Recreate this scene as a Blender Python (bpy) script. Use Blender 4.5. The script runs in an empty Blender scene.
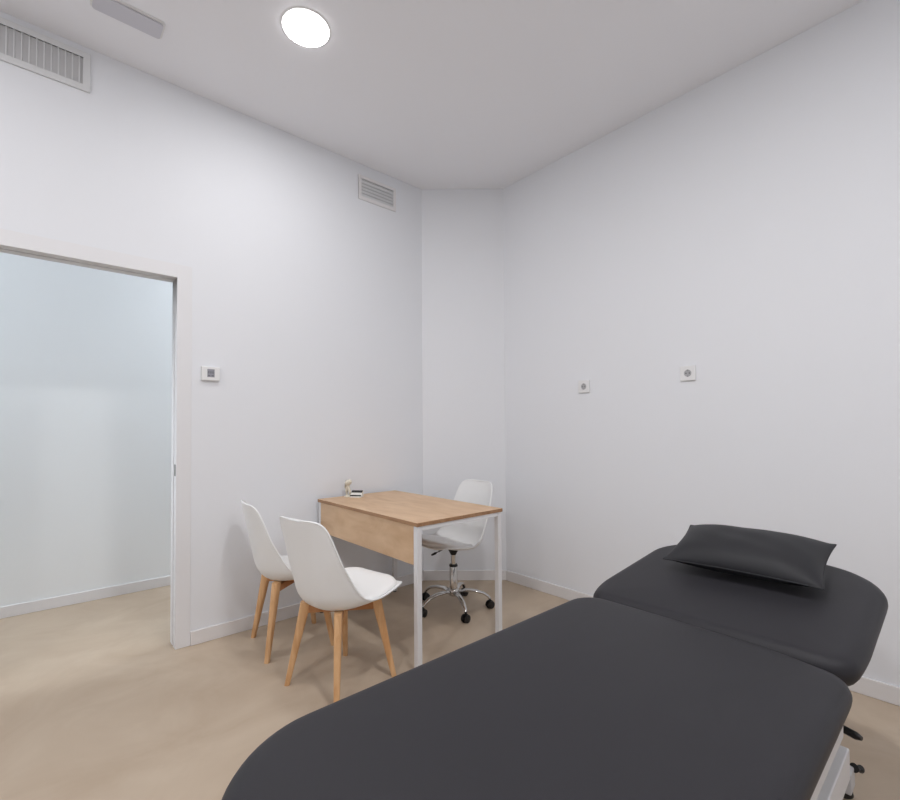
import bpy, bmesh, math
from mathutils import Vector, Matrix
C = bpy.context.scene
COL = C.collection
PI = math.pi

# ------------------------------------------------------------------ materials
def lin(c):
    c = c / 255.0
    return c / 12.92 if c <= 0.04045 else ((c + 0.055) / 1.055) ** 2.4

def rgb(r, g, b):
    return (lin(r), lin(g), lin(b), 1.0)

def base_mat(name, col, rough=0.5, metal=0.0, spec=0.5, bump=0.0, bscale=200.0, var=0.0, vscale=3.0):
    m = bpy.data.materials.new(name)
    m.use_nodes = True
    nt = m.node_tree
    p = nt.nodes['Principled BSDF']
    p.inputs['Base Color'].default_value = col
    p.inputs['Roughness'].default_value = rough
    p.inputs['Metallic'].default_value = metal
    p.inputs['Specular IOR Level'].default_value = spec
    tc = nt.nodes.new('ShaderNodeTexCoord')
    if var > 0:
        n = nt.nodes.new('ShaderNodeTexNoise')
        n.inputs['Scale'].default_value = vscale
        n.inputs['Detail'].default_value = 6
        nt.links.new(tc.outputs['Object'], n.inputs['Vector'])
        mx = nt.nodes.new('ShaderNodeMix')
        mx.data_type = 'RGBA'
        mx.inputs[6].default_value = tuple(c * (1 - var) for c in col[:3]) + (1,)
        mx.inputs[7].default_value = tuple(min(1, c * (1 + var)) for c in col[:3]) + (1,)
        nt.links.new(n.outputs['Fac'], mx.inputs[0])
        nt.links.new(mx.outputs[2], p.inputs['Base Color'])
    if bump > 0:
        n2 = nt.nodes.new('ShaderNodeTexNoise')
        n2.inputs['Scale'].default_value = bscale
        n2.inputs['Detail'].default_value = 3
        nt.links.new(tc.outputs['Object'], n2.inputs['Vector'])
        b = nt.nodes.new('ShaderNodeBump')
        b.inputs['Strength'].default_value = bump
        b.inputs['Distance'].default_value = 0.002
        nt.links.new(n2.outputs['Fac'], b.inputs['Height'])
        nt.links.new(b.outputs['Normal'], p.inputs['Normal'])
    return m

def emit_mat(name, col, strength):
    m = bpy.data.materials.new(name)
    m.use_nodes = True
    p = m.node_tree.nodes['Principled BSDF']
    p.inputs['Base Color'].default_value = (0.9, 0.9, 0.9, 1)
    p.inputs['Emission Color'].default_value = col
    p.inputs['Emission Strength'].default_value = strength
    return m

def floor_mat():
    m = bpy.data.materials.new('microcement')
    m.use_nodes = True
    nt = m.node_tree
    p = nt.nodes['Principled BSDF']
    tc = nt.nodes.new('ShaderNodeTexCoord')
    mp = nt.nodes.new('ShaderNodeMapping')
    mp.inputs['Rotation'].default_value = (0, 0, 0.5)
    mp.inputs['Scale'].default_value = (1.0, 0.8, 1.0)
    nt.links.new(tc.outputs['Object'], mp.inputs['Vector'])
    n = nt.nodes.new('ShaderNodeTexNoise')
    n.inputs['Scale'].default_value = 2.6
    n.inputs['Detail'].default_value = 7
    n.inputs['Roughness'].default_value = 0.55
    n.inputs['Distortion'].default_value = 1.2
    nt.links.new(mp.outputs['Vector'], n.inputs['Vector'])
    r = nt.nodes.new('ShaderNodeValToRGB')
    e = r.color_ramp.elements
    e[0].position = 0.34
    e[0].color = FLOOR_A
    e[1].position = 0.66
    e[1].color = FLOOR_B
    nt.links.new(n.outputs['Fac'], r.inputs['Fac'])
    nt.links.new(r.outputs['Color'], p.inputs['Base Color'])
    n2 = nt.nodes.new('ShaderNodeTexNoise')
    n2.inputs['Scale'].default_value = 6
    n2.inputs['Detail'].default_value = 4
    nt.links.new(tc.outputs['Object'], n2.inputs['Vector'])
    mr = nt.nodes.new('ShaderNodeMapRange')
    mr.inputs['To Min'].default_value = 0.42
    mr.inputs['To Max'].default_value = 0.62
    nt.links.new(n2.outputs['Fac'], mr.inputs['Value'])
    nt.links.new(mr.outputs['Result'], p.inputs['Roughness'])
    p.inputs['Specular IOR Level'].default_value = 0.35
    b = nt.nodes.new('ShaderNodeBump')
    b.inputs['Strength'].default_value = 0.12
    b.inputs['Distance'].default_value = 0.003
    nt.links.new(n.outputs['Fac'], b.inputs['Height'])
    nt.links.new(b.outputs['Normal'], p.inputs['Normal'])
    return m

def wood_mat(name, c1, c2, scale=(1.2, 14, 14), rot=(0, 0, 0), rough=0.45, knots=True, lo=0.3, hi=0.72):
    m = bpy.data.materials.new(name)
    m.use_nodes = True
    nt = m.node_tree
    p = nt.nodes['Principled BSDF']
    tc = nt.nodes.new('ShaderNodeTexCoord')
    mp = nt.nodes.new('ShaderNodeMapping')
    mp.inputs['Scale'].default_value = scale
    mp.inputs['Rotation'].default_value = rot
    nt.links.new(tc.outputs['Object'], mp.inputs['Vector'])
    n = nt.nodes.new('ShaderNodeTexNoise')
    n.inputs['Scale'].default_value = 2.2
    n.inputs['Detail'].default_value = 8
    n.inputs['Distortion'].default_value = 0.8
    nt.links.new(mp.outputs['Vector'], n.inputs['Vector'])
    r = nt.nodes.new('ShaderNodeValToRGB')
    e = r.color_ramp.elements
    e[0].position = lo
    e[0].color = c1
    e[1].position = hi
    e[1].color = c2
    nt.links.new(n.outputs['Fac'], r.inputs['Fac'])
    nt.links.new(r.outputs['Color'], p.inputs['Base Color'])
    p.inputs['Roughness'].default_value = rough
    p.inputs['Specular IOR Level'].default_value = 0.35
    return m

FLOOR_A = rgb(184, 165, 144)
FLOOR_B = rgb(196, 179, 159)
M = {}
M['wall'] = base_mat('wall_paint', rgb(235, 237, 241), 0.75, spec=0.25, bump=0.05, bscale=350)
M['hallwall'] = base_mat('hallway_paint', rgb(242, 245, 246), 0.75, spec=0.25, bump=0.05, bscale=350)
M['ceil'] = base_mat('ceiling_paint', rgb(247, 248, 252), 0.85, spec=0.2, bump=0.03, bscale=300)
M['floor'] = floor_mat()
M['trim'] = base_mat('white_trim_lacquer', rgb(232, 230, 230), 0.38, spec=0.45)
M['casing'] = base_mat('door_frame_lacquer', rgb(234, 234, 236), 0.6, spec=0.35)
M['jambdark'] = base_mat('pocket_groove_dark', rgb(120, 116, 110), 0.8)  # plain darker grey for the strip inside the pocket groove
M['steel'] = base_mat('brushed_steel', rgb(150, 150, 148), 0.35, metal=0.9)
M['grille'] = base_mat('grille_aluminium_white', rgb(222, 223, 224), 0.5, spec=0.4)
M['grilledark'] = base_mat('duct_interior', rgb(205, 205, 206), 0.8)
M['plastic'] = base_mat('white_plastic', rgb(236, 236, 236), 0.35, spec=0.45)
M['screen'] = base_mat('display_grey', rgb(150, 150, 158), 0.3)
M['hole'] = base_mat('socket_hole', rgb(40, 40, 42), 0.6)
M['lensoff'] = base_mat('unlit_grey_lens', rgb(208, 208, 216), 0.4, spec=0.5)
M['oak'] = wood_mat('oak_laminate', rgb(200, 164, 128), rgb(222, 190, 156), (1.6, 5, 5))
M['oakedge'] = wood_mat('oak_edge_banding', rgb(150, 112, 80), rgb(176, 138, 104), (2, 14, 14))
M['beech'] = wood_mat('beech_leg', rgb(206, 156, 108), rgb(230, 188, 142), (18, 18, 1.6))
M['beechdark'] = wood_mat('beech_brace', rgb(176, 120, 76), rgb(200, 146, 100), (8, 8, 3))
M['whitemetal'] = base_mat('white_powder_coat', rgb(228, 228, 230), 0.4, spec=0.45)
M['shell'] = base_mat('white_polypropylene', rgb(242, 243, 243), 0.38, spec=0.45)
M['cushion'] = base_mat('white_leatherette', rgb(243, 243, 242), 0.5, spec=0.4, bump=0.08, bscale=300)
M['chrome'] = base_mat('chrome', rgb(205, 203, 200), 0.12, metal=1.0)
M['black'] = base_mat('black_plastic', rgb(22, 20, 20), 0.45)
M['pad'] = base_mat('charcoal_leatherette', rgb(44, 43, 47), 0.5, spec=0.25, bump=0.12, bscale=600)
M['pillow'] = base_mat('charcoal_pillow_cover', rgb(42, 42, 45), 0.52, spec=0.25, bump=0.12, bscale=500)
M['framegrey'] = base_mat('table_frame_coat', rgb(205, 204, 205), 0.45, spec=0.4)
M['cream'] = base_mat('cream_resin', rgb(226, 220, 204), 0.45)
M['cardwhite'] = base_mat('card_white', rgb(238, 236, 228), 0.6)
M['cardblack'] = base_mat('card_black', rgb(34, 33, 32), 0.5)
M['lamp'] = emit_mat('downlight_diffuser', (1.0, 0.985, 0.99, 1), 10.0)
M['halllamp'] = emit_mat('hall_panel_diffuser', (0.9, 0.95, 1.0, 1), 3.0)

# ------------------------------------------------------------------ helpers
def box(bm, x0, x1, y0, y1, z0, z1):
    v = [bm.verts.new(p) for p in ((x0, y0, z0), (x1, y0, z0), (x1, y1, z0), (x0, y1, z0),
                                   (x0, y0, z1), (x1, y0, z1), (x1, y1, z1), (x0, y1, z1))]
    for f in ((3, 2, 1, 0), (4, 5, 6, 7), (0, 1, 5, 4), (1, 2, 6, 5), (2, 3, 7, 6), (3, 0, 4, 7)):
        bm.faces.new([v[i] for i in f])
    return v

def prism(bm, pts, z0, z1):
    a = [bm.verts.new((x, y, z0)) for x, y in pts]
    b = [bm.verts.new((x, y, z1)) for x, y in pts]
    n = len(pts)
    bm.faces.new(a[::-1])
    bm.faces.new(b)
    for i in range(n):
        bm.faces.new((a[i], a[(i + 1) % n], b[(i + 1) % n], b[i]))

def frame_basis(d):
    d = d.normalized()
    h = Vector((0, 0, 1)) if abs(d.z) < 0.9 else Vector((1, 0, 0))
    u = d.cross(h).normalized()
    return u, u.cross(d).normalized()

def tube(bm, pts, rads, seg=16, caps=True):
    pts = [Vector(p) for p in pts]
    if not hasattr(rads, '__len__'):
        rads = [rads] * len(pts)
    rings = []
    u = None
    for i, p in enumerate(pts):
        d = (pts[min(i + 1, len(pts) - 1)] - pts[max(i - 1, 0)]).normalized()
        if u is None:
            u, w = frame_basis(d)
        else:
            u = (u - d * u.dot(d)).normalized()
            w = d.cross(u).normalized()
        r = rads[i]
        ru, rw = r if hasattr(r, '__len__') else (r, r)
        rings.append([bm.verts.new(p + u * math.cos(2 * PI * k / seg) * ru + w * math.sin(2 * PI * k / seg) * rw) for k in range(seg)])
    for a, b in zip(rings, rings[1:]):
        for k in range(seg):
            bm.faces.new((a[k], a[(k + 1) % seg], b[(k + 1) % seg], b[k]))
    if caps:
        bm.faces.new(rings[0][::-1])
        bm.faces.new(rings[-1])

def lathe(bm, prof, seg=32, c=(0, 0, 0), axis='z', caps=True):
    rings = []
    for r, z in prof:
        ring = []
        for k in range(seg):
            a = 2 * PI * k / seg
            if axis == 'z':
                p = (c[0] + r * math.cos(a), c[1] + r * math.sin(a), c[2] + z)
            elif axis == 'x':
                p = (c[0] + z, c[1] + r * math.cos(a), c[2] + r * math.sin(a))
            else:
                p = (c[0] + r * math.cos(a), c[1] + z, c[2] + r * math.sin(a))
            ring.append(bm.verts.new(p))
        rings.append(ring)
    for a, b in zip(rings, rings[1:]):
        for k in range(seg):
            bm.faces.new((a[k], a[(k + 1) % seg], b[(k + 1) % seg], b[k]))
    if caps:
        bm.faces.new(rings[0][::-1])
        bm.faces.new(rings[-1])

def obj(name, bm, mat, parent=None, smooth=False, bevel=0.0, seg=2, angle=40, subsurf=0):
    bmesh.ops.remove_doubles(bm, verts=bm.verts, dist=1e-6)
    bmesh.ops.recalc_face_normals(bm, faces=bm.faces)
    me = bpy.data.meshes.new(name)
    bm.to_mesh(me)
    bm.free()
    me.materials.append(M[mat] if isinstance(mat, str) else mat)
    o = bpy.data.objects.new(name, me)
    COL.objects.link(o)
    if parent:
        o.parent = parent
    if bevel > 0:
        b = o.modifiers.new('bevel', 'BEVEL')
        b.width = bevel
        b.segments = seg
        b.limit_method = 'ANGLE'
        b.angle_limit = math.radians(35)
        b.harden_normals = True
    if subsurf:
        s = o.modifiers.new('sub', 'SUBSURF')
        s.levels = subsurf
        s.render_levels = subsurf
    if smooth or bevel > 0:
        for p in me.polygons:
            p.use_smooth = True
        if bevel == 0 and angle < 180:
            me.set_sharp_from_angle(angle=math.radians(angle))
    return o

def bx(name, mat, parent, x0, x1, y0, y1, z0, z1, bevel=0.0, **k):
    bm = bmesh.new()
    box(bm, x0, x1, y0, y1, z0, z1)
    return obj(name, bm, mat, parent, bevel=bevel, **k)

def tag(o, label, cat, group=None):
    o['label'] = label
    o['category'] = cat
    if group:
        o['group'] = group
    return o

def thing(name, label, cat, loc, rz=0.0, group=None):
    o = bpy.data.objects.new(name, None)
    o.empty_display_size = 0.1
    COL.objects.link(o)
    o.location = loc
    o.rotation_euler = (0, 0, rz)
    return tag(o, label, cat, group)

def struct(o):
    o['kind'] = 'structure'
    return o

def kids(o):
    return [c for c in bpy.data.objects if c.parent == o]

def copy_tree(o, parent=None):
    c = o.copy()
    COL.objects.link(c)
    if parent:
        c.parent = parent
    for ch in kids(o):
        copy_tree(ch, c)
    return c

# ------------------------------------------------------------------ room constants (metres)
XL, YR, H = -2.983, 2.836, 3.19          # left wall plane, right wall plane, ceiling
XE, YF = 1.7, -1.9                       # the walls behind the camera
XH = -4.25                               # far wall of the hallway
TW = 0.125                               # partition thickness
OY0, OY1, OZ = -0.34, 0.577, 2.09        # door opening
CY, CX = 2.335, -2.536                   # angled corner wall

# floor / ceiling
struct(bx('floor', 'floor', None, XH - 0.1, XE + 0.1, -3.0, YR + 0.1, -0.08, 0.0))
struct(bx('ceiling', 'ceil', None, XH - 0.1, XE + 0.1, -3.0, YR + 0.1, H, H + 0.08))
# left wall with the opening
bm = bmesh.new()
e = 0.02
box(bm, XL - TW, XL, -3.0, OY0 - e, 0, H)
box(bm, XL - TW, XL, OY1 + e, YR + 0.1, 0, H)
box(bm, XL - TW, XL, OY0 - e, OY1 + e, OZ + e, H)
struct(obj('wall_left', bm, 'wall'))
struct(bx('wall_right', 'wall', None, XL, XE + 0.1, YR, YR + 0.1, 0, H))
bm = bmesh.new()
prism(bm, [(XL, CY), (CX, YR), (XL, YR)], 0, H)
struct(obj('wall_back', bm, 'wall'))
struct(bx('wall_front', 'wall', None, XL, XE + 0.1, YF - 0.1, YF, 0, H))
struct(bx('wall_east', 'wall', None, XE, XE + 0.1, YF, YR, 0, H))
struct(bx('wall_hallway', 'hallwall', None, XH - 0.1, XH, -3.0, YR + 0.1, 0, H))
struct(bx('wall_hallway_near', 'hallwall', None, XH, XL - TW, -3.1, -3.0, 0, H))
struct(bx('wall_hallway_far', 'hallwall', None, XH, XL - TW, YR, YR + 0.1, 0, H))

# skirting boards
BH, BT = 0.08, 0.013
struct(bx('baseboard_left', 'trim', None, XL, XL + BT, OY1 + 0.075, CY, 0, BH, bevel=0.003))
struct(bx('baseboard_left_front', 'trim', None, XL, XL + BT, YF, OY0 - 0.075, 0, BH, bevel=0.003))
struct(bx('baseboard_right', 'trim', None, CX, XE, YR - BT, YR, 0, BH, bevel=0.003))
d = Vector((CX - XL, YR - CY, 0)).normalized()
n = Vector((d.y, -d.x, 0)) * BT
bm = bmesh.new()
a, b = Vector((XL, CY, 0)), Vector((CX, YR, 0))
prism(bm, [(a.x, a.y), ((a + n).x, (a + n).y), ((b + n).x, (b + n).y), (b.x, b.y)], 0, BH)
struct(obj('baseboard_back', bm, 'trim', bevel=0.003))
struct(bx('baseboard_hallway', 'trim', None, XH, XH + BT, -3.0, YR, 0, 0.075, bevel=0.003))
struct(bx('baseboard_front', 'trim', None, XL, XE, YF, YF + BT, 0, BH, bevel=0.003))
struct(bx('baseboard_east', 'trim', None, XE - BT, XE, YF + BT, YR - BT, 0, BH, bevel=0.003))

# door frame: flat casing, jamb lining split by the pocket of the sliding door
CWD, CP = 0.075, 0.002
bm = bmesh.new()
for xa, xb in ((XL, XL + CP), (XL - TW - CP, XL - TW)):
    box(bm, xa, xb, OY1, OY1 + CWD, 0, OZ + CWD)
    box(bm, xa, xb, OY0 - CWD, OY0, 0, OZ + CWD)
    box(bm, xa, xb, OY0, OY1, OZ, OZ + CWD)
dr = struct(obj('door_1', bm, 'casing', bevel=0.0008, seg=1))
bm = bmesh.new()
for xa, xb in ((XL - 0.055, XL), (XL - TW, XL - 0.071)):
    box(bm, xa, xb, OY1, OY1 + e, 0, OZ + e)
    box(bm, xa, xb, OY0 - e, OY0, 0, OZ + e)
    box(bm, xa, xb, OY0, OY1, OZ, OZ + e)
obj('jamb', bm, 'casing', dr, bevel=0.001, seg=1)
bm = bmesh.new()
box(bm, XL - 0.071, XL - 0.055, OY1 + 0.012, OY1 + e, 0, OZ + e)
box(bm, XL - 0.071, XL - 0.055, OY0 - e, OY0 - 0.012, 0, OZ + e)
box(bm, XL - 0.071, XL - 0.055, OY0 - 0.012, OY1 + 0.012, OZ + 0.012, OZ + e)
obj('pocket_groove', bm, 'jambdark', dr)
bx('latch_plate', 'steel', dr, XL - 0.035, XL - 0.012, OY1 - 0.003, OY1, 0.965, 1.03, bevel=0.001)

# ------------------------------------------------------------------ ceiling fittings
def add_light(name, parent, loc, size, watts, col, shape='DISK', sy=None):
    l = bpy.data.lights.new(name, 'AREA')
    l.shape = shape
    l.size = size
    if sy:
        l.size_y = sy
    l.energy = watts
    l.color = col
    o = bpy.data.objects.new(name, l)
    COL.objects.link(o)
    o.parent = parent
    o.location = loc
    return o

RD = 0.110
def make_downlight(x, y, watts):
    t = thing('downlight', 'round flush white ceiling downlight glowing above the chairs', 'ceiling light', (x, y, H))
    bm = bmesh.new()
    lathe(bm, [(RD, 0), (RD + 0.008, 0), (RD + 0.008, -0.002), (RD + 0.003, -0.004), (RD, -0.004)], 48, caps=False)
    obj('rim', bm, 'plastic', t, smooth=True)
    bm = bmesh.new()
    lathe(bm, [(RD, 0.0), (RD, -0.003), (RD * 0.985, -0.006), (RD * 0.93, -0.010), (RD * 0.85, -0.012)], 48)
    obj('diffuser', bm, 'lamp', t, smooth=True)
    add_light('bulb', t, (0, 0, -0.0135), RD * 1.6, watts, (0.996, 0.987, 0.996))
    return t
make_downlight(-2.136, 0.96, 6.4)
for x, y, wt, lb in ((-0.55, 0.96, 16.5, 'round white ceiling downlight above the massage table'),
                 (1.0, 0.96, 15.0, 'round white ceiling downlight right of the massage table'),
                 (-2.136, -1.0, 8.0, 'round white ceiling downlight in front of the doorway'),
                 (-0.55, -1.0, 16.0, 'round white ceiling downlight behind the foot of the massage table')):
    t = make_downlight(x, y, wt)
    t['label'] = lb

# recessed emergency lamp, unlit
t = thing('emergency_light', 'small grey rectangular unlit emergency light set in the ceiling above the doorway', 'emergency light', (-2.613, 0.297, H))
bm = bmesh.new()
def rrect(cx, cy, hx, hy, r, n=6):
    pts = []
    for qx, qy, a0 in ((1, 1, 0), (-1, 1, PI / 2), (-1, -1, PI), (1, -1, 1.5 * PI)):
        for k in range(n + 1):
            a = a0 + k * PI / 2 / n
            pts.append((cx + qx * (hx - r) + r * math.cos(a), cy + qy * (hy - r) + r * math.sin(a)))
    return pts
prism(bm, rrect(0, 0, 0.062, 0.143, 0.016), -0.004, 0)
obj('frame', bm, 'plastic', t, bevel=0.001)
bm = bmesh.new()
prism(bm, rrect(-0.004, 0, 0.054, 0.135, 0.014), -0.012, -0.004)
obj('lens', bm, 'lensoff', t, bevel=0.003)

# hallway ceiling panel (outside the view, lights the hallway)
HALL_W = 16.0
for yy, lb in ((-1.7, 'long white hallway ceiling panel on the near side of the doorway'),
               (2.1, 'long white hallway ceiling panel past the doorway')):
    t = thing('ceiling_panel', lb, 'ceiling light', (-3.67, yy, H))
    bx('frame', 'plastic', t, -0.16, 0.16, -0.62, 0.62, -0.012, 0, bevel=0.002)
    bx('diffuser', 'halllamp', t, -0.145, 0.145, -0.6, 0.6, -0.016, -0.012)
    add_light('bulb', t, (0, 0, -0.02), 0.28, HALL_W, (0.91, 0.955, 1.0), 'RECTANGLE', 1.2)

# ------------------------------------------------------------------ wall fittings
# wide supply grille
t = thing('ventilation_grille', 'wide white wall grille with vertical slats above the doorway', 'vent', (XL, -0.145, 3.056))
def ring_frame(bm, y0, y1, z0, z1, w, x0, x1):
    box(bm, x0, x1, y0, y1, z1 - w, z1)
    box(bm, x0, x1, y0, y1, z0, z0 + w)
    box(bm, x0, x1, y0, y0 + w, z0 + w, z1 - w)
    box(bm, x0, x1, y1 - w, y1, z0 + w, z1 - w)
bm = bmesh.new()
ring_frame(bm, -0.323, 0.323, -0.100, 0.100, 0.030, 0, 0.010)
obj('frame', bm, 'grille', t, bevel=0.0015)
bx('backing', 'grilledark', t, 0.0, 0.001, -0.293, 0.293, -0.070, 0.070)
bm = bmesh.new()
for k in range(22):
    y = 0.293 - 0.014 - k * 0.0268
    a = math.radians(38)
    dx, dy = 0.0085 * 0.5, 0.017 * 0.5
    v = [(0.0095, y - 0.004), (0.0095, y), (0.0012, y + 0.0025), (0.0012, y - 0.0015)]
    prism(bm, v, -0.070, 0.070)
obj('louvre', bm, 'grille', t)
# small return grille
t = thing('ventilation_grille', 'small white wall grille with horizontal slats near the corner', 'vent', (XL, 1.909, 3.013))
bm = bmesh.new()
ring_frame(bm, -0.166, 0.166, -0.091, 0.091, 0.025, 0, 0.008)
obj('frame', bm, 'trim', t, bevel=0.0015)
bx('backing', 'grilledark', t, 0.0, 0.001, -0.141, 0.141, -0.066, 0.066)
bm = bmesh.new()
for k in range(5):
    z = 0.040 - k * 0.0245
    v = [(0.0015, z + 0.012), (0.003, z + 0.013), (0.009, z - 0.007), (0.0075, z - 0.008)]
    for i in range(1):
        a = [bm.verts.new((x, -0.141, zz)) for x, zz in v]
        b = [bm.verts.new((x, 0.141, zz)) for x, zz in v]
        bm.faces.new(a)
        bm.faces.new(b[::-1])
        for j in range(4):
            bm.faces.new((a[j], b[j], b[(j + 1) % 4], a[(j + 1) % 4]))
obj('louvre', bm, 'grille', t)

# thermostat
t = thing('thermostat', 'white wall thermostat with small grey display beside the doorway', 'thermostat', (XL, 0.75, 1.554))
bx('body', 'plastic', t, 0, 0.019, -0.050, 0.050, -0.041, 0.041, bevel=0.004)
bx('screen', 'screen', t, 0.019, 0.0198, -0.020, 0.019, -0.021, 0.026)
bm = bmesh.new()
for yy in (-0.015, -0.004, 0.007):
    box(bm, 0.0192, 0.0202, yy, yy + 0.006, 0.0, 0.014)
for yy, w in ((-0.016, 0.012), (0.002, 0.012)):
    box(bm, 0.0192, 0.0202, yy, yy + w, -0.016, -0.009)
obj('display_mark', bm, base_mat('display_segments', rgb(112, 112, 122), 0.5), t)
for yy in (-0.034, 0.034):
    for zz in (-0.009, 0.009):
        bx('button', 'plastic', t, 0.0188, 0.0205, yy - 0.004, yy + 0.004, zz - 0.003, zz + 0.003)

# sockets on the right wall
def make_socket(x, z, label, half=0.043):
    t = thing('wall_socket', label, 'socket', (x, YR, z), 0, 'sockets on the right wall')
    o = bx('face_plate', 'plastic', t, -half, half, -0.011, 0, -half, half, bevel=0.003)
    bm = bmesh.new()
    lathe(bm, [(0.024, -0.0112), (0.024, -0.0125), (0.0215, -0.0125), (0.0205, -0.0113), (0.0205, -0.0111)], 32, axis='y', caps=False)
    obj('socket_ring', bm, 'plastic', t, smooth=True)
    bm = bmesh.new()
    lathe(bm, [(0.0203, -0.0112), (0.0203, -0.01135)], 32, axis='y')
    obj('socket_well_shade', bm, base_mat('socket_well_shade', rgb(176, 176, 178), 0.5), t)  # flat disc, the recess shadow is put into its grey
    for s in (-1, 1):
        bm = bmesh.new()
        lathe(bm, [(0.0034, -0.0113), (0.0034, -0.0117)], 12, c=(s * 0.0095, 0, 0.0), axis='y')
        obj('pin_hole', bm, 'hole', t)
    for zz in (0.0175, -0.0175):
        bx('earth_clip', 'steel', t, -0.003, 0.003, -0.0135, -0.0112, zz - 0.0035, zz + 0.0035)
    return t
make_socket(-1.108, 1.537, 'white wall socket above the massage table, the right one of two')
make_socket(-1.799, 1.509, 'white wall socket nearer the desk and corner, the left one of two')

# ------------------------------------------------------------------ desk
DX0, DX1, DY0, DY1, DZ = -2.945, -1.848, 1.408, 2.036, 0.755
dcx, dcy = (DX0 + DX1) / 2, (DY0 + DY1) / 2
hw, hd = (DX1 - DX0) / 2, (DY1 - DY0) / 2
t = thing('desk', 'oak-topped desk with white metal legs and a wooden front panel against the wall', 'desk', (dcx, dcy, 0))
TT = 0.020
bx('tabletop', 'oak', t, -hw, hw, -hd, hd, DZ - TT, DZ, bevel=0.0012, seg=1)
bm = bmesh.new()
g = 0.0006
box(bm, -hw - g, -hw, -hd - g, hd + g, DZ - TT + 0.001, DZ - 0.001)
box(bm, hw, hw + g, -hd - g, hd + g, DZ - TT + 0.001, DZ - 0.001)
box(bm, -hw, hw, -hd - g, -hd, DZ - TT + 0.001, DZ - 0.001)
box(bm, -hw, hw, hd, hd + g, DZ - TT + 0.001, DZ - 0.001)
obj('edge_band', bm, 'oakedge', t)
LW = 0.030
for sx in (-1, 1):
    xo = sx * (hw - 0.004 - LW / 2)
    for sy in (-1, 1):
        yo = sy * (hd - 0.004 - LW / 2)
        lg = bx('leg', 'whitemetal', t, xo - LW / 2, xo + LW / 2, yo - LW / 2, yo + LW / 2, 0.006, DZ - TT, bevel=0.002)
        bm = bmesh.new()
        lathe(bm, [(0.013, 0), (0.013, 0.006)], 16, c=(xo, yo, 0))
        obj('foot_cap', bm, 'black', lg)
    bx('side_rail', 'whitemetal', t, xo - LW / 2, xo + LW / 2, -hd + 0.004 + LW, hd - 0.004 - LW, DZ - TT - 0.023, DZ - TT, bevel=0.002)
bx('back_rail', 'whitemetal', t, -hw + 0.034, hw - 0.034, hd - 0.034, hd - 0.010, DZ - TT - 0.023, DZ - TT, bevel=0.002)
bx('front_panel', 'oak', t, -hw + 0.035, hw - 0.0345, -hd + 0.004, -hd + 0.020, 0.54, DZ - TT, bevel=0.001, seg=1)

# things on the desk
t = thing('figurine', 'small cream-white figurine standing at the wall end of the desk', 'figurine', (-2.885, 1.605, DZ), 0.3)
t.scale = (1.7, 1.7, 1.75)
bm = bmesh.new()
lathe(bm, [(0.016, 0), (0.017, 0.003), (0.015, 0.006), (0.006, 0.009)], 24)
obj('base', bm, 'cream', t, smooth=True)
bm = bmesh.new()
tube(bm, [(-0.008, 0, 0.006), (-0.011, 0.001, 0.022), (-0.006, 0, 0.038), (-0.004, 0, 0.05)], [0.0045, 0.006, 0.005, 0.0055], 12)
tube(bm, [(0.009, 0, 0.006), (0.007, 0.001, 0.02), (0.002, 0, 0.036), (-0.002, 0, 0.05)], [0.0045, 0.0058, 0.005, 0.0055], 12)
obj('stem', bm, 'cream', t, smooth=True)
bm = bmesh.new()
tube(bm, [(-0.016, 0, 0.046), (-0.011, 0, 0.051), (-0.002, 0, 0.056), (0.008, 0, 0.06), (0.014, 0, 0.064)], [0.004, 0.009, 0.0125, 0.010, 0.005], 14)
tube(bm, [(-0.014, 0.002, 0.048), (-0.019, 0.002, 0.04), (-0.018, 0.001, 0.033)], [0.004, 0.0035, 0.003], 10)
obj('head', bm, 'cream', t, smooth=True)

t = thing('card_holder', 'small white card holder with black stripes beside the cream figurine on the desk', 'card holder', (-2.835, 1.640, DZ), 0.72)
t.scale = (1.15, 1.15, 1.4)
bm = bmesh.new()
def wedge(bm, x0, x1, pts):
    a = [bm.verts.new((x0, y, z)) for y, z in pts]
    b = [bm.verts.new((x1, y, z)) for y, z in pts]
    bm.faces.new(a)
    bm.faces.new(b[::-1])
    k = len(pts)
    for j in range(k):
        bm.faces.new((a[j], b[j], b[(j + 1) % k], a[(j + 1) % k]))
wedge(bm, -0.034, 0.034, [(-0.025, 0), (-0.025, 0.006), (0.020, 0.030), (0.028, 0.030), (0.028, 0)])
obj('body', bm, 'cardwhite', t, bevel=0.001)
bm = bmesh.new()
def on_slope(y):
    return 0.006 + (y + 0.025) / 0.045 * 0.024 + 0.0008
wedge(bm, -0.033, 0.033, [(0.004, on_slope(0.004)), (0.018, on_slope(0.018)), (0.018, on_slope(0.018) + 0.002), (0.004, on_slope(0.004) + 0.002)])
obj('dark_card', bm, 'cardblack', t)
bm = bmesh.new()
wedge(bm, -0.033, 0.033, [(-0.024, on_slope(-0.024)), (-0.017, on_slope(-0.017)), (-0.017, on_slope(-0.017) + 0.002), (-0.024, on_slope(-0.024) + 0.002)])
obj('dark_lip', bm, 'cardblack', t)

# ------------------------------------------------------------------ chair shells
def catmull(pts, t):
    n = len(pts) - 1
    f = max(0, min(n - 1e-6, t * n))
    i = int(f)
    u = f - i
    p = [pts[max(0, min(n, i + k))] for k in (-1, 0, 1, 2)]
    out = []
    for a, b, c, dd in zip(*p):
        out.append(0.5 * (2 * b + (c - a) * u + (2 * a - 5 * b + 4 * c - dd) * u * u + (3 * b - a - 3 * c + dd) * u ** 3))
    return out

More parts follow.
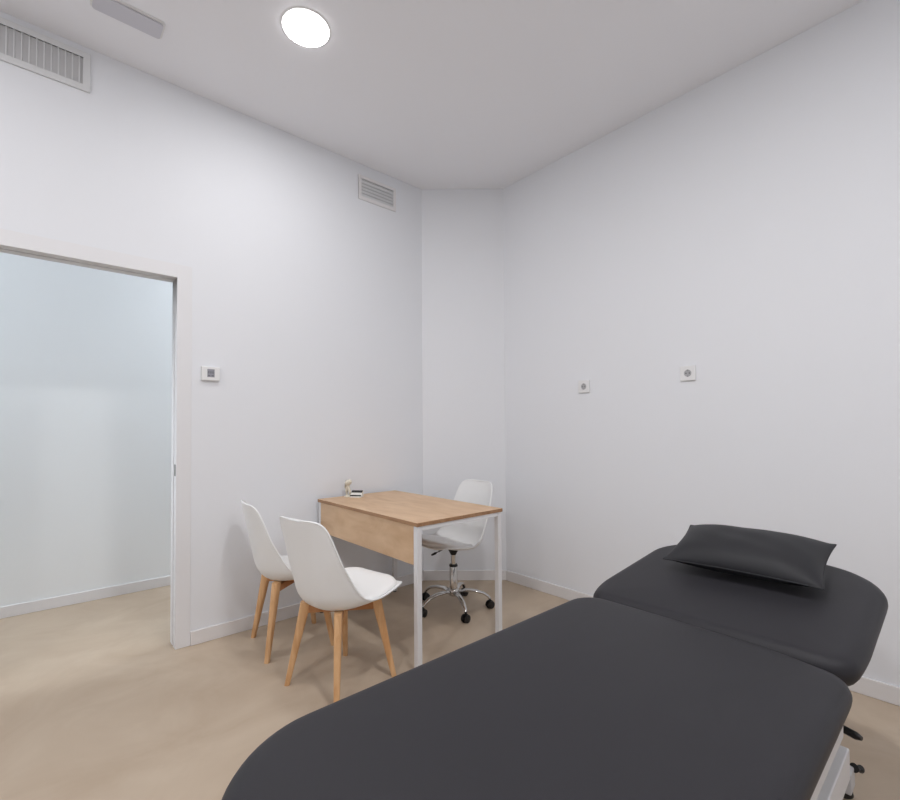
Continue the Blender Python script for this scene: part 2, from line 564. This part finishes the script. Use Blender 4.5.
# centre line y (forward +), z, half width, rim y, rim z
PROFILE = [(0.245, 0.443, 0.188, 0.245, 0.446),
           (0.205, 0.446, 0.204, 0.215, 0.458),
           (0.135, 0.424, 0.218, 0.160, 0.454),
           (0.050, 0.400, 0.226, 0.100, 0.446),
           (-0.045, 0.388, 0.227, 0.034, 0.438),
           (-0.128, 0.394, 0.222, -0.026, 0.446),
           (-0.182, 0.440, 0.213, -0.074, 0.482),
           (-0.206, 0.520, 0.204, -0.118, 0.553),
           (-0.224, 0.610, 0.195, -0.160, 0.633),
           (-0.240, 0.700, 0.184, -0.190, 0.712),
           (-0.256, 0.775, 0.171, -0.216, 0.784),
           (-0.266, 0.822, 0.158, -0.234, 0.834)]

def shell_point(u, s, lift=0.0):
    y, z, w, ry, rz = catmull(PROFILE, u)
    a = catmull(PROFILE, min(1, u + 0.01))
    b = catmull(PROFILE, max(0, u - 0.01))
    ty, tz = a[0] - b[0], a[1] - b[1]
    L = math.hypot(ty, tz)
    ny, nz = tz / L, -ty / L            # inner normal (towards the sitter / up)
    q = 2 * u - 1
    e = max(0.0, 1 - abs(q) ** 14.0) ** 0.40
    k = (abs(s) * e) ** 2.5
    return Vector((s * w * e, y + (ry - y) * k + ny * lift, z + (rz - z) * k + nz * lift))

def grid_shell(nu=44, ns=28, thick=0.007):
    bm = bmesh.new()
    rows_in, rows_out = [], []
    us = [0.5 - 0.5 * math.cos(PI * i / nu) for i in range(nu + 1)]
    us = [0.001 + 0.998 * (0.45 * a + 0.55 * i / nu) if 0 < i < nu else (0.0005 if i == 0 else 0.9995) for i, a in enumerate(us)]
    for u in us:
        rows_in.append([bm.verts.new(shell_point(u, -1 + 2 * j / ns)) for j in range(ns + 1)])
    for u in us:
        rows_out.append([bm.verts.new(shell_point(u, (-1 + 2 * j / ns), -thick)) for j in range(ns + 1)])
    for i in range(nu):
        for j in range(ns):
            bm.faces.new((rows_in[i][j], rows_in[i][j + 1], rows_in[i + 1][j + 1], rows_in[i + 1][j]))
            bm.faces.new((rows_out[i][j], rows_out[i + 1][j], rows_out[i + 1][j + 1], rows_out[i][j + 1]))
        for j in (0, ns):
            bm.faces.new((rows_in[i][j], rows_in[i + 1][j], rows_out[i + 1][j], rows_out[i][j]))
    for i in (0, nu):
        for j in range(ns):
            bm.faces.new((rows_in[i][j], rows_in[i][j + 1], rows_out[i][j + 1], rows_out[i][j]))
    return bm

def grid_rim(r=0.0048):
    """rolled edge of the shell"""
    bm = bmesh.new()
    pts = []
    N = 60
    for i in range(N + 1):
        pts.append(shell_point(0.004 + 0.992 * (0.5 - 0.5 * math.cos(PI * i / N)), 1, -0.0035))
    left = [Vector((-p.x, p.y, p.z)) for p in pts]
    loop = pts + left[::-1]
    m = len(loop)
    seg = 8
    rings = []
    for i in range(m):
        dd = (loop[(i + 1) % m] - loop[(i - 1) % m])
        if dd.length < 1e-6:
            dd = Vector((1, 0, 0))
        dd.normalize()
        ref = Vector((0, 0.6, 0.8))
        u = dd.cross(ref).normalized()
        w = dd.cross(u).normalized()
        rings.append([bm.verts.new(loop[i] + (u * math.cos(2 * PI * k / seg) + w * math.sin(2 * PI * k / seg)) * r) for k in range(seg)])
    for i in range(m):
        a, b = rings[i], rings[(i + 1) % m]
        for k in range(seg):
            bm.faces.new((a[k], a[(k + 1) % seg], b[(k + 1) % seg], b[k]))
    return bm

def cushion_bm(nu=26, ns=24):
    """thin padded cushion lying in the seat"""
    bm = bmesh.new()
    top, bot = [], []
    for i in range(nu + 1):
        a = i / nu
        q = 2 * a - 1
        u = 0.020 + 0.425 * (0.5 + 0.5 * math.sin(PI / 2 * q))
        qq = (u - 0.2325) / 0.2126
        e = max(0.0, 1 - abs(qq) ** 3.5) ** 0.45
        rt, rb = [], []
        for j in range(ns + 1):
            s = math.sin(PI / 2 * (-1 + 2 * j / ns)) * 0.95 * e
            edge = max(0.0, 1 - max(abs(s / max(0.95 * e, 1e-6)) ** 8, abs(qq) ** 8)) ** 0.5
            rt.append(bm.verts.new(shell_point(u, s, 0.003 + 0.025 * edge)))
            rb.append(bm.verts.new(shell_point(u, s, 0.001)))
        top.append(rt)
        bot.append(rb)
    for i in range(nu):
        for j in range(ns):
            bm.faces.new((top[i][j], top[i][j + 1], top[i + 1][j + 1], top[i + 1][j]))
            bm.faces.new((bot[i][j], bot[i + 1][j], bot[i + 1][j + 1], bot[i][j + 1]))
        for j in (0, ns):
            bm.faces.new((top[i][j], top[i + 1][j], bot[i + 1][j], bot[i][j]))
    return bm

def clean(bm):
    bmesh.ops.remove_doubles(bm, verts=bm.verts, dist=1e-4)
    bmesh.ops.dissolve_degenerate(bm, edges=bm.edges, dist=1e-5)
    return bm

def make_wood_chair(loc, rz):
    t = thing('dining_chair', 'white shell chair with beech legs', 'chair', loc, rz, 'white shell chairs at the desk')
    sh = obj('seat_shell', clean(grid_shell()), 'shell', t, smooth=True, angle=60)
    obj('shell_rim', clean(grid_rim()), 'shell', sh, smooth=True, angle=180)
    obj('seat_cushion', clean(cushion_bm()), 'cushion', t, smooth=True, angle=180)
    # wooden cross under the shell
    bm = bmesh.new()
    for ang in (PI / 4, 3 * PI / 4):
        c, s = math.cos(ang), math.sin(ang)
        for z0, z1, r in ((0.340, 0.376, 0.155),):
            w = 0.016
            pts = [(-r * c - w * s, -r * s + w * c), (r * c - w * s, r * s + w * c), (r * c + w * s, r * s - w * c), (-r * c + w * s, -r * s - w * c)]
            prism(bm, pts, z0, z1)
    obj('leg_brace', bm, 'beechdark', t, bevel=0.003)
    bm = bmesh.new()
    lathe(bm, [(0.085, 0.374), (0.10, 0.378), (0.10, 0.384), (0.06, 0.386)], 32)
    obj('mounting_ring', bm, 'beech', t, smooth=True)
    F = 0.180
    for sx in (-1, 1):
        for sy in (-1, 1):
            top = Vector((sx * 0.118, sy * 0.118, 0.392))
            bot = Vector((sx * F, sy * F, 0.0))
            bm = bmesh.new()
            rad = Vector((sx, sy, 0)).normalized()
            tan = Vector((-sy, sx, 0)).normalized()
            rings = []
            for f, wr, wt in ((0, 0.026, 0.018), (0.12, 0.024, 0.018), (0.5, 0.018, 0.016), (1.0, 0.0125, 0.0125)):
                p = top.lerp(bot, f)
                ring = []
                for k in range(16):
                    a = 2 * PI * k / 16
                    ca, sa = math.cos(a), math.sin(a)
                    ca = math.copysign(abs(ca) ** 0.55, ca)
                    sa = math.copysign(abs(sa) ** 0.55, sa)
                    ring.append(bm.verts.new(p + rad * ca * wr + tan * sa * wt))
                rings.append(ring)
            for a_, b_ in zip(rings, rings[1:]):
                for k in range(16):
                    bm.faces.new((a_[k], a_[(k + 1) % 16], b_[(k + 1) % 16], b_[k]))
            bm.faces.new(rings[0])
            bm.faces.new(rings[-1])
            obj('leg', bm, 'beech', t, smooth=True, angle=50)
    return t

near = make_wood_chair((-2.075, 1.115, 0), math.radians(12))
near['label'] = 'nearer white shell chair with beech legs, overlapping the other beech-legged chair'
far = copy_tree(near)
far.location = (-2.645, 1.11, 0)
far.rotation_euler = (0, 0, math.radians(-8))
far['label'] = 'white shell chair with beech legs next to the left wall, partly hidden by its twin'

# ------------------------------------------------------------------ swivel chair
SWA = 177
t = thing('office_chair', 'white shell swivel chair on chrome castor base behind the desk', 'chair', (-2.385, 2.128, 0), math.radians(SWA), 'white shell chairs at the desk')
DS = 0.0
sh = obj('seat_shell', clean(grid_shell()), 'shell', t, smooth=True, angle=60)
obj('shell_rim', clean(grid_rim()), 'shell', sh, smooth=True, angle=180)
cu = obj('seat_cushion', clean(cushion_bm()), 'cushion', t, smooth=True, angle=180)
sh.location = cu.location = (0, 0.014, 0.024)
bm = bmesh.new()
box(bm, -0.04, 0.04, -0.045, 0.045, 0.404, 0.420)
lathe(bm, [(0.018, 0.362), (0.024, 0.374), (0.036, 0.398), (0.038, 0.406)], 24)
obj('tilt_plate', bm, 'black', t, bevel=0.002)
bm = bmesh.new()
a = math.radians(-35)
tube(bm, [(0.02, 0.015, 0.403), (0.055, 0.040, 0.396), (0.085, 0.062, 0.376)], [0.004, 0.004, 0.005], 10)
tube(bm, [(0.078, 0.057, 0.381), (0.105, 0.076, 0.362), (0.126, 0.092, 0.348)], [0.006, 0.0085, 0.006], 12)
obj('height_lever', bm, 'black', t, smooth=True)
bm = bmesh.new()
lathe(bm, [(0.016, 0.275), (0.016, 0.375)], 24)
obj('piston', bm, 'chrome', t, smooth=True)
bm = bmesh.new()
lathe(bm, [(0.027, 0.110), (0.027, 0.287), (0.025, 0.290)], 28)
cy_ = obj('gas_cylinder', bm, 'chrome', t, smooth=True)
bm = bmesh.new()
lathe(bm, [(0.0285, 0.284), (0.0295, 0.290), (0.027, 0.297), (0.0165, 0.299)], 28)
obj('collar', bm, 'black', cy_, smooth=True)
bm = bmesh.new()
lathe(bm, [(0.030, 0.088), (0.036, 0.094), (0.038, 0.118), (0.034, 0.132), (0.0285, 0.136)], 28)
obj('hub', bm, 'chrome', t, smooth=True)
SR = 0.248
for k in range(5):
    wa = math.radians(48 + 72 * k - SWA)   # local angle
    c, s = math.cos(wa), math.sin(wa)
    bm = bmesh.new()
    prof = [(0.028, 0.112), (0.08, 0.121), (0.14, 0.118), (0.20, 0.103), (0.232, 0.082), (SR, 0.064)]
    tube(bm, [(r * c, r * s, z) for r, z in prof], [(0.022, 0.013), (0.020, 0.012), (0.018, 0.011), (0.016, 0.010), (0.0135, 0.0095), (0.012, 0.009)], 14)
    arm = obj('base_arm', bm, 'chrome', t, smooth=True, angle=70)
    bm = bmesh.new()
    swv = wa + math.radians((35, -40, 80, 20, -60)[k])
    ca, sa = math.cos(swv), math.sin(swv)
    px, py = SR * c, SR * s
    ax = Vector((-sa, ca, 0))
    for sd in (-1, 1):
        c0 = Vector((px, py, 0.025)) + ax * (sd * 0.006) 
        c1 = Vector((px, py, 0.025)) + ax * (sd * 0.022)
        pm = [c0, c0.lerp(c1, 0.15), c0.lerp(c1, 0.85), c1]
        tube(bm, pm, [0.022, 0.025, 0.025, 0.021], 24)
    whl = bm
    cst = obj('castor', whl, 'black', t, smooth=True)
    bm = bmesh.new()
    tube(bm, [(px, py, 0.045), (px, py, 0.064)], [0.0075, 0.0075], 12)
    # hood over the twin wheels
    for i in range(7):
        pass
    tube(bm, [Vector((px, py, 0.025)) + ax * -0.005, Vector((px, py, 0.025)) + ax * 0.005], [0.029, 0.029], 24)
    obj('fork', bm, 'black', cst, smooth=True)

# ------------------------------------------------------------------ massage table
t = thing('massage_table', 'charcoal padded massage table with a white metal base and raised head section', 'massage table', (-0.54, 1.1, 0))
TX, TY = -0.54, 1.1

def smooth_outline(pts, rad, n=10, cy_n=None):
    """polygon with each corner rounded by its own radius (quadratic-ish arc)"""
    out = []
    m = len(pts)
    for i in range(m):
        p = Vector(pts[i] + (0,))
        a = Vector(pts[i - 1] + (0,)) - p
        b = Vector(pts[(i + 1) % m] + (0,)) - p
        r = min(rad[i], 0.49 * a.length, 0.49 * b.length)
        if r <= 0:
            out.append((p.x, p.y))
            continue
        pa = p + a.normalized() * r
        pb = p + b.normalized() * r
        for k in range(n + 1):
            f = k / n
            # rational quadratic (circle like)
            w = 0.72
            den = (1 - f) ** 2 + 2 * w * f * (1 - f) + f * f
            q = (pa * (1 - f) ** 2 + p * (2 * w * f * (1 - f)) + pb * f * f) / den
            out.append((q.x, q.y))
    return out

def resample(pts, n):
    P = [Vector(p + (0,)) for p in pts]
    m = len(P)
    L = [0]
    for i in range(m):
        L.append(L[-1] + (P[(i + 1) % m] - P[i]).length)
    tot = L[-1]
    out = []
    j = 0
    for k in range(n):
        d_ = tot * k / n
        while L[j + 1] < d_:
            j += 1
        f = (d_ - L[j]) / max(1e-9, L[j + 1] - L[j])
        out.append(P[j].lerp(P[(j + 1) % m], f))
    return out

def pad_bm(pts, z_top, thick, r_top=0.03, r_bot=0.012, crown=0.006):
    """padded cushion: rounded upper edge, tighter lower edge, softly crowned top"""
    P = resample(pts, 160)
    m = len(P)
    N = []
    for i in range(m):
        dd = (P[(i + 2) % m] - P[(i - 2) % m]).normalized()
        N.append(Vector((-dd.y, dd.x, 0)))      # inward for ccw
    cen = sum(P, Vector()) / m
    bm = bmesh.new()
    levels = []
    zb = z_top - thick
    for k in range(5):
        a = PI / 2 * k / 4
        levels.append((r_bot * (1 - math.sin(a)), zb + r_bot * (1 - math.cos(a))))
    for k in range(9):
        a = PI / 2 * k / 8
        levels.append((r_top * (1 - math.cos(a)), z_top - crown - r_top * 0.8 + r_top * 0.8 * math.sin(a)))
    rings = []
    for ins, z in levels:
        rings.append([bm.verts.new((P[i].x + N[i].x * ins, P[i].y + N[i].y * ins, z)) for i in range(m)])
    # inner rings shrink towards the centre
    edge = [Vector((P[i].x + N[i].x * r_top, P[i].y + N[i].y * r_top, 0)) for i in range(m)]
    for f in (0.94, 0.85, 0.7, 0.5, 0.3, 0.12):
        z = z_top - crown * f ** 4
        rings.append([bm.verts.new((cen.x + (edge[i].x - cen.x) * f, cen.y + (edge[i].y - cen.y) * f, z)) for i in range(m)])
    for a_, b_ in zip(rings, rings[1:]):
        for i in range(m):
            bm.faces.new((a_[i], a_[(i + 1) % m], b_[(i + 1) % m], b_[i]))
    bm.faces.new(rings[0][::-1])
    bm.faces.new(rings[-1])
    return bm

ZT = 0.655
x0, x1 = -0.937, -0.197
# leg section (coordinates relative to the table root)
low = smooth_outline([(x0, 0.245), (-0.57, 0.15), (x1, 0.245), (x1, 1.415), (-0.36, 1.456), (-0.70, 1.462), (x0, 1.455)],
                     [0.17, 0.15, 0.17, 0.045, 0.05, 0.10, 0.10])
low = [(x - TX, y - TY) for x, y in low]
o = obj('leg_section', pad_bm(low, ZT, 0.085, r_top=0.045, r_bot=0.035), 'pad', t, smooth=True, angle=180)
# head section: tilted up
hd_len = 0.68
head = smooth_outline([(-0.960, 0.10), (-0.925, -0.006), (-0.70, 0.0), (-0.36, 0.0), (-0.212, 0.004), (-0.197, 0.14), (-0.194, 0.59), (-0.32, 0.705), (-0.57, 0.735), (-0.82, 0.705), (-0.945, 0.60)],
                      [0.06, 0.05, 0.05, 0.05, 0.06, 0.06, 0.09, 0.06, 0.12, 0.06, 0.08])
head = [(x - TX, y) for x, y in head]
hs = obj('head_section', pad_bm(head, 0.0, 0.085, r_top=0.045, r_bot=0.035, crown=0.006), 'pad', t, smooth=True, angle=180)
hs.location = (0, 1.478 - TY, ZT - 0.013)
TILT = math.radians(7.2)
hs.rotation_euler = (TILT, 0, 0)
# hinge bar between the sections
bm = bmesh.new()
tube(bm, [(-0.408, 1.470 - TY, 0.600), (0.305, 1.470 - TY, 0.600)], 0.009, 14)
obj('hinge_bar', bm, 'black', t, smooth=True)
bx('mount_board', 'black', t, -0.30, 0.30, -0.86, 0.27, 0.554, 0.570, bevel=0.002)
# upper frame
bm = bmesh.new()
for sx in (-1, 1):
    box(bm, sx * 0.30 - 0.022, sx * 0.30 + 0.022, -0.85, 0.30, 0.505, 0.554)
for yy in (-0.80, -0.2, 0.27):
    box(bm, -0.278, 0.278, yy - 0.02, yy + 0.02, 0.512, 0.554)
obj('upper_frame', bm, 'framegrey', t, bevel=0.003)
# side beam of the lift seen beside the pad
bm = bmesh.new()
for sx in (-1, 1):
    box(bm, sx * 0.272 - 0.05, sx * 0.272 + 0.05, -0.75, 0.368, 0.375, 0.45)
obj('side_beam', bm, 'framegrey', t, bevel=0.004)
for sx in (-1, 1):
    for y0_, y1_ in ((-0.55, -0.25), (0.45, 0.15)):
        bm = bmesh.new()
        tube(bm, [(sx * 0.20, y0_, 0.10), (sx * 0.20, y1_, 0.53)], [(0.022, 0.014), (0.022, 0.014)], 12)
        obj('lift_arm', bm, 'framegrey', t, bevel=0.002)
bm = bmesh.new()
for sx in (-1, 1):
    box(bm, sx * 0.20 - 0.03, sx * 0.20 + 0.03, -0.80, 0.86, 0.05, 0.11)
for yy in (-0.78, 0.90):
    box(bm, -0.25, 0.25, yy - 0.035, yy + 0.035, 0.035, 0.10)
obj('base_frame', bm, 'framegrey', t, bevel=0.004)
for sx in (-1, 1):
    for yy in (-0.78, 0.92):
        bm = bmesh.new()
        lathe(bm, [(0.024, 0), (0.026, 0.004), (0.024, 0.014), (0.009, 0.018), (0.009, 0.036)], 20, c=(sx * 0.222, yy, 0))
        obj('foot', bm, 'black', t, smooth=True)
bm = bmesh.new()
tube(bm, [(0.250, 0.92, 0.100), (0.262, 0.95, 0.088)], [0.014, 0.012], 18)
obj('brake_knob', bm, 'black', t, smooth=True)
bm = bmesh.new()
tube(bm, [(0.20, 0.462, 0.45), (0.30, 0.448, 0.45), (0.325, 0.438, 0.45), (0.336, 0.434, 0.45)], [0.008, 0.0095, 0.0095, 0.005], 14)
obj('release_lever', bm, 'black', t, smooth=True)
bm = bmesh.new()
tube(bm, [(0.20, 0.44, 0.46), (0.20, 0.36, 0.52)], 0.010, 12)
obj('lever_rod', bm, 'framegrey', t, smooth=True)

# ------------------------------------------------------------------ pillow
def pillow_bm(hx, hy, th, n=40):
    bm = bmesh.new()
    top, bot = [], []
    for i in range(n + 1):
        rt, rb = [], []
        for j in range(n + 1):
            u = math.sin(PI / 2 * (-1 + 2 * i / n))
            v = math.sin(PI / 2 * (-1 + 2 * j / n))
            # sides pull in between the corners
            x = u * hx * (1 - 0.055 * (1 - v * v) * abs(u) ** 3)
            y = v * hy * (1 - 0.07 * (1 - u * u) * abs(v) ** 3)
            h = th * ((1 - abs(u) ** 3.2) ** 0.62) * ((1 - abs(v) ** 2.6) ** 0.62)
            wr = 0.0022 * math.sin(9 * u + 4 * v) * math.sin(6 * v - 3 * u) * (1 - u * u) * (1 - v * v)
            rt.append(bm.verts.new((x, y, h + wr)))
            rb.append(bm.verts.new((x, y, -h * 0.85)))
        top.append(rt)
        bot.append(rb)
    for i in range(n):
        for j in range(n):
            bm.faces.new((top[i][j], top[i + 1][j], top[i + 1][j + 1], top[i][j + 1]))
            bm.faces.new((bot[i][j], bot[i][j + 1], bot[i + 1][j + 1], bot[i + 1][j]))
    return clean(bm)

pl_ = obj('pillow', pillow_bm(0.238, 0.155, 0.062), 'pillow', None, smooth=True, angle=180)
tag(pl_, 'small flat charcoal pillow lying on the raised head section of the massage table', 'pillow')
pl_.location = (-0.565, 1.935, 0.768)
pl_.rotation_euler = (TILT + math.radians(8), 0, math.radians(3))
# seam welt around the pillow
bm = bmesh.new()
loop = []
for k in range(160):
    s = k / 40.0
    side = int(s)
    f = -1 + 2 * (s - side)
    u, v = ((f, -1), (1, f), (-f, 1), (-1, -f))[side]
    loop.append(Vector((u * 0.238 * (1 - 0.055 * (1 - v * v) * abs(u) ** 3), v * 0.155 * (1 - 0.07 * (1 - u * u) * abs(v) ** 3), 0)))
rings = []
for i in range(160):
    dd = (loop[(i + 1) % 160] - loop[i - 1]).normalized()
    u = Vector((-dd.y, dd.x, 0))
    rings.append([bm.verts.new(loop[i] + u * 0.003 * math.cos(2 * PI * k / 8) + Vector((0, 0, 0.0022 * math.sin(2 * PI * k / 8)))) for k in range(8)])
for i in range(160):
    for k in range(8):
        bm.faces.new((rings[i][k], rings[i][(k + 1) % 8], rings[(i + 1) % 160][(k + 1) % 8], rings[(i + 1) % 160][k]))
obj('seam', bm, 'pillow', pl_, smooth=True, angle=180)

# ------------------------------------------------------------------ world, camera, view
w = bpy.data.worlds.new('world')
w.use_nodes = True
w.node_tree.nodes['Background'].inputs[0].default_value = (0.75, 0.8, 0.9, 1)
w.node_tree.nodes['Background'].inputs[1].default_value = 0.2
C.world = w

yaw, pitch, roll = math.radians(-48.57), math.radians(1.218), math.radians(-0.35)
fwd = Vector((math.sin(yaw) * math.cos(pitch), math.cos(yaw) * math.cos(pitch), math.sin(pitch)))
ri = Vector((math.cos(yaw), -math.sin(yaw), 0))
up = ri.cross(fwd)
r2 = ri * math.cos(roll) + up * math.sin(roll)
u2 = -ri * math.sin(roll) + up * math.cos(roll)
cd = bpy.data.cameras.new('camera')
cam = bpy.data.objects.new('camera', cd)
COL.objects.link(cam)
mw = Matrix((r2, u2, -fwd)).transposed().to_4x4()
mw.translation = Vector((0, 0, 1.225))
cam.matrix_world = mw
cd.sensor_fit = 'HORIZONTAL'
cd.sensor_width = 36.0
cd.lens = 464.9 / 900.0 * 36.0
cd.shift_y = 18.4 / 900.0
cd.clip_start = 0.02
C.camera = cam

C.view_settings.view_transform = 'Standard'
C.view_settings.look = 'None'
C.view_settings.gamma = 1.0
C.view_settings.use_curve_mapping = False
C.view_settings.exposure = 0.14
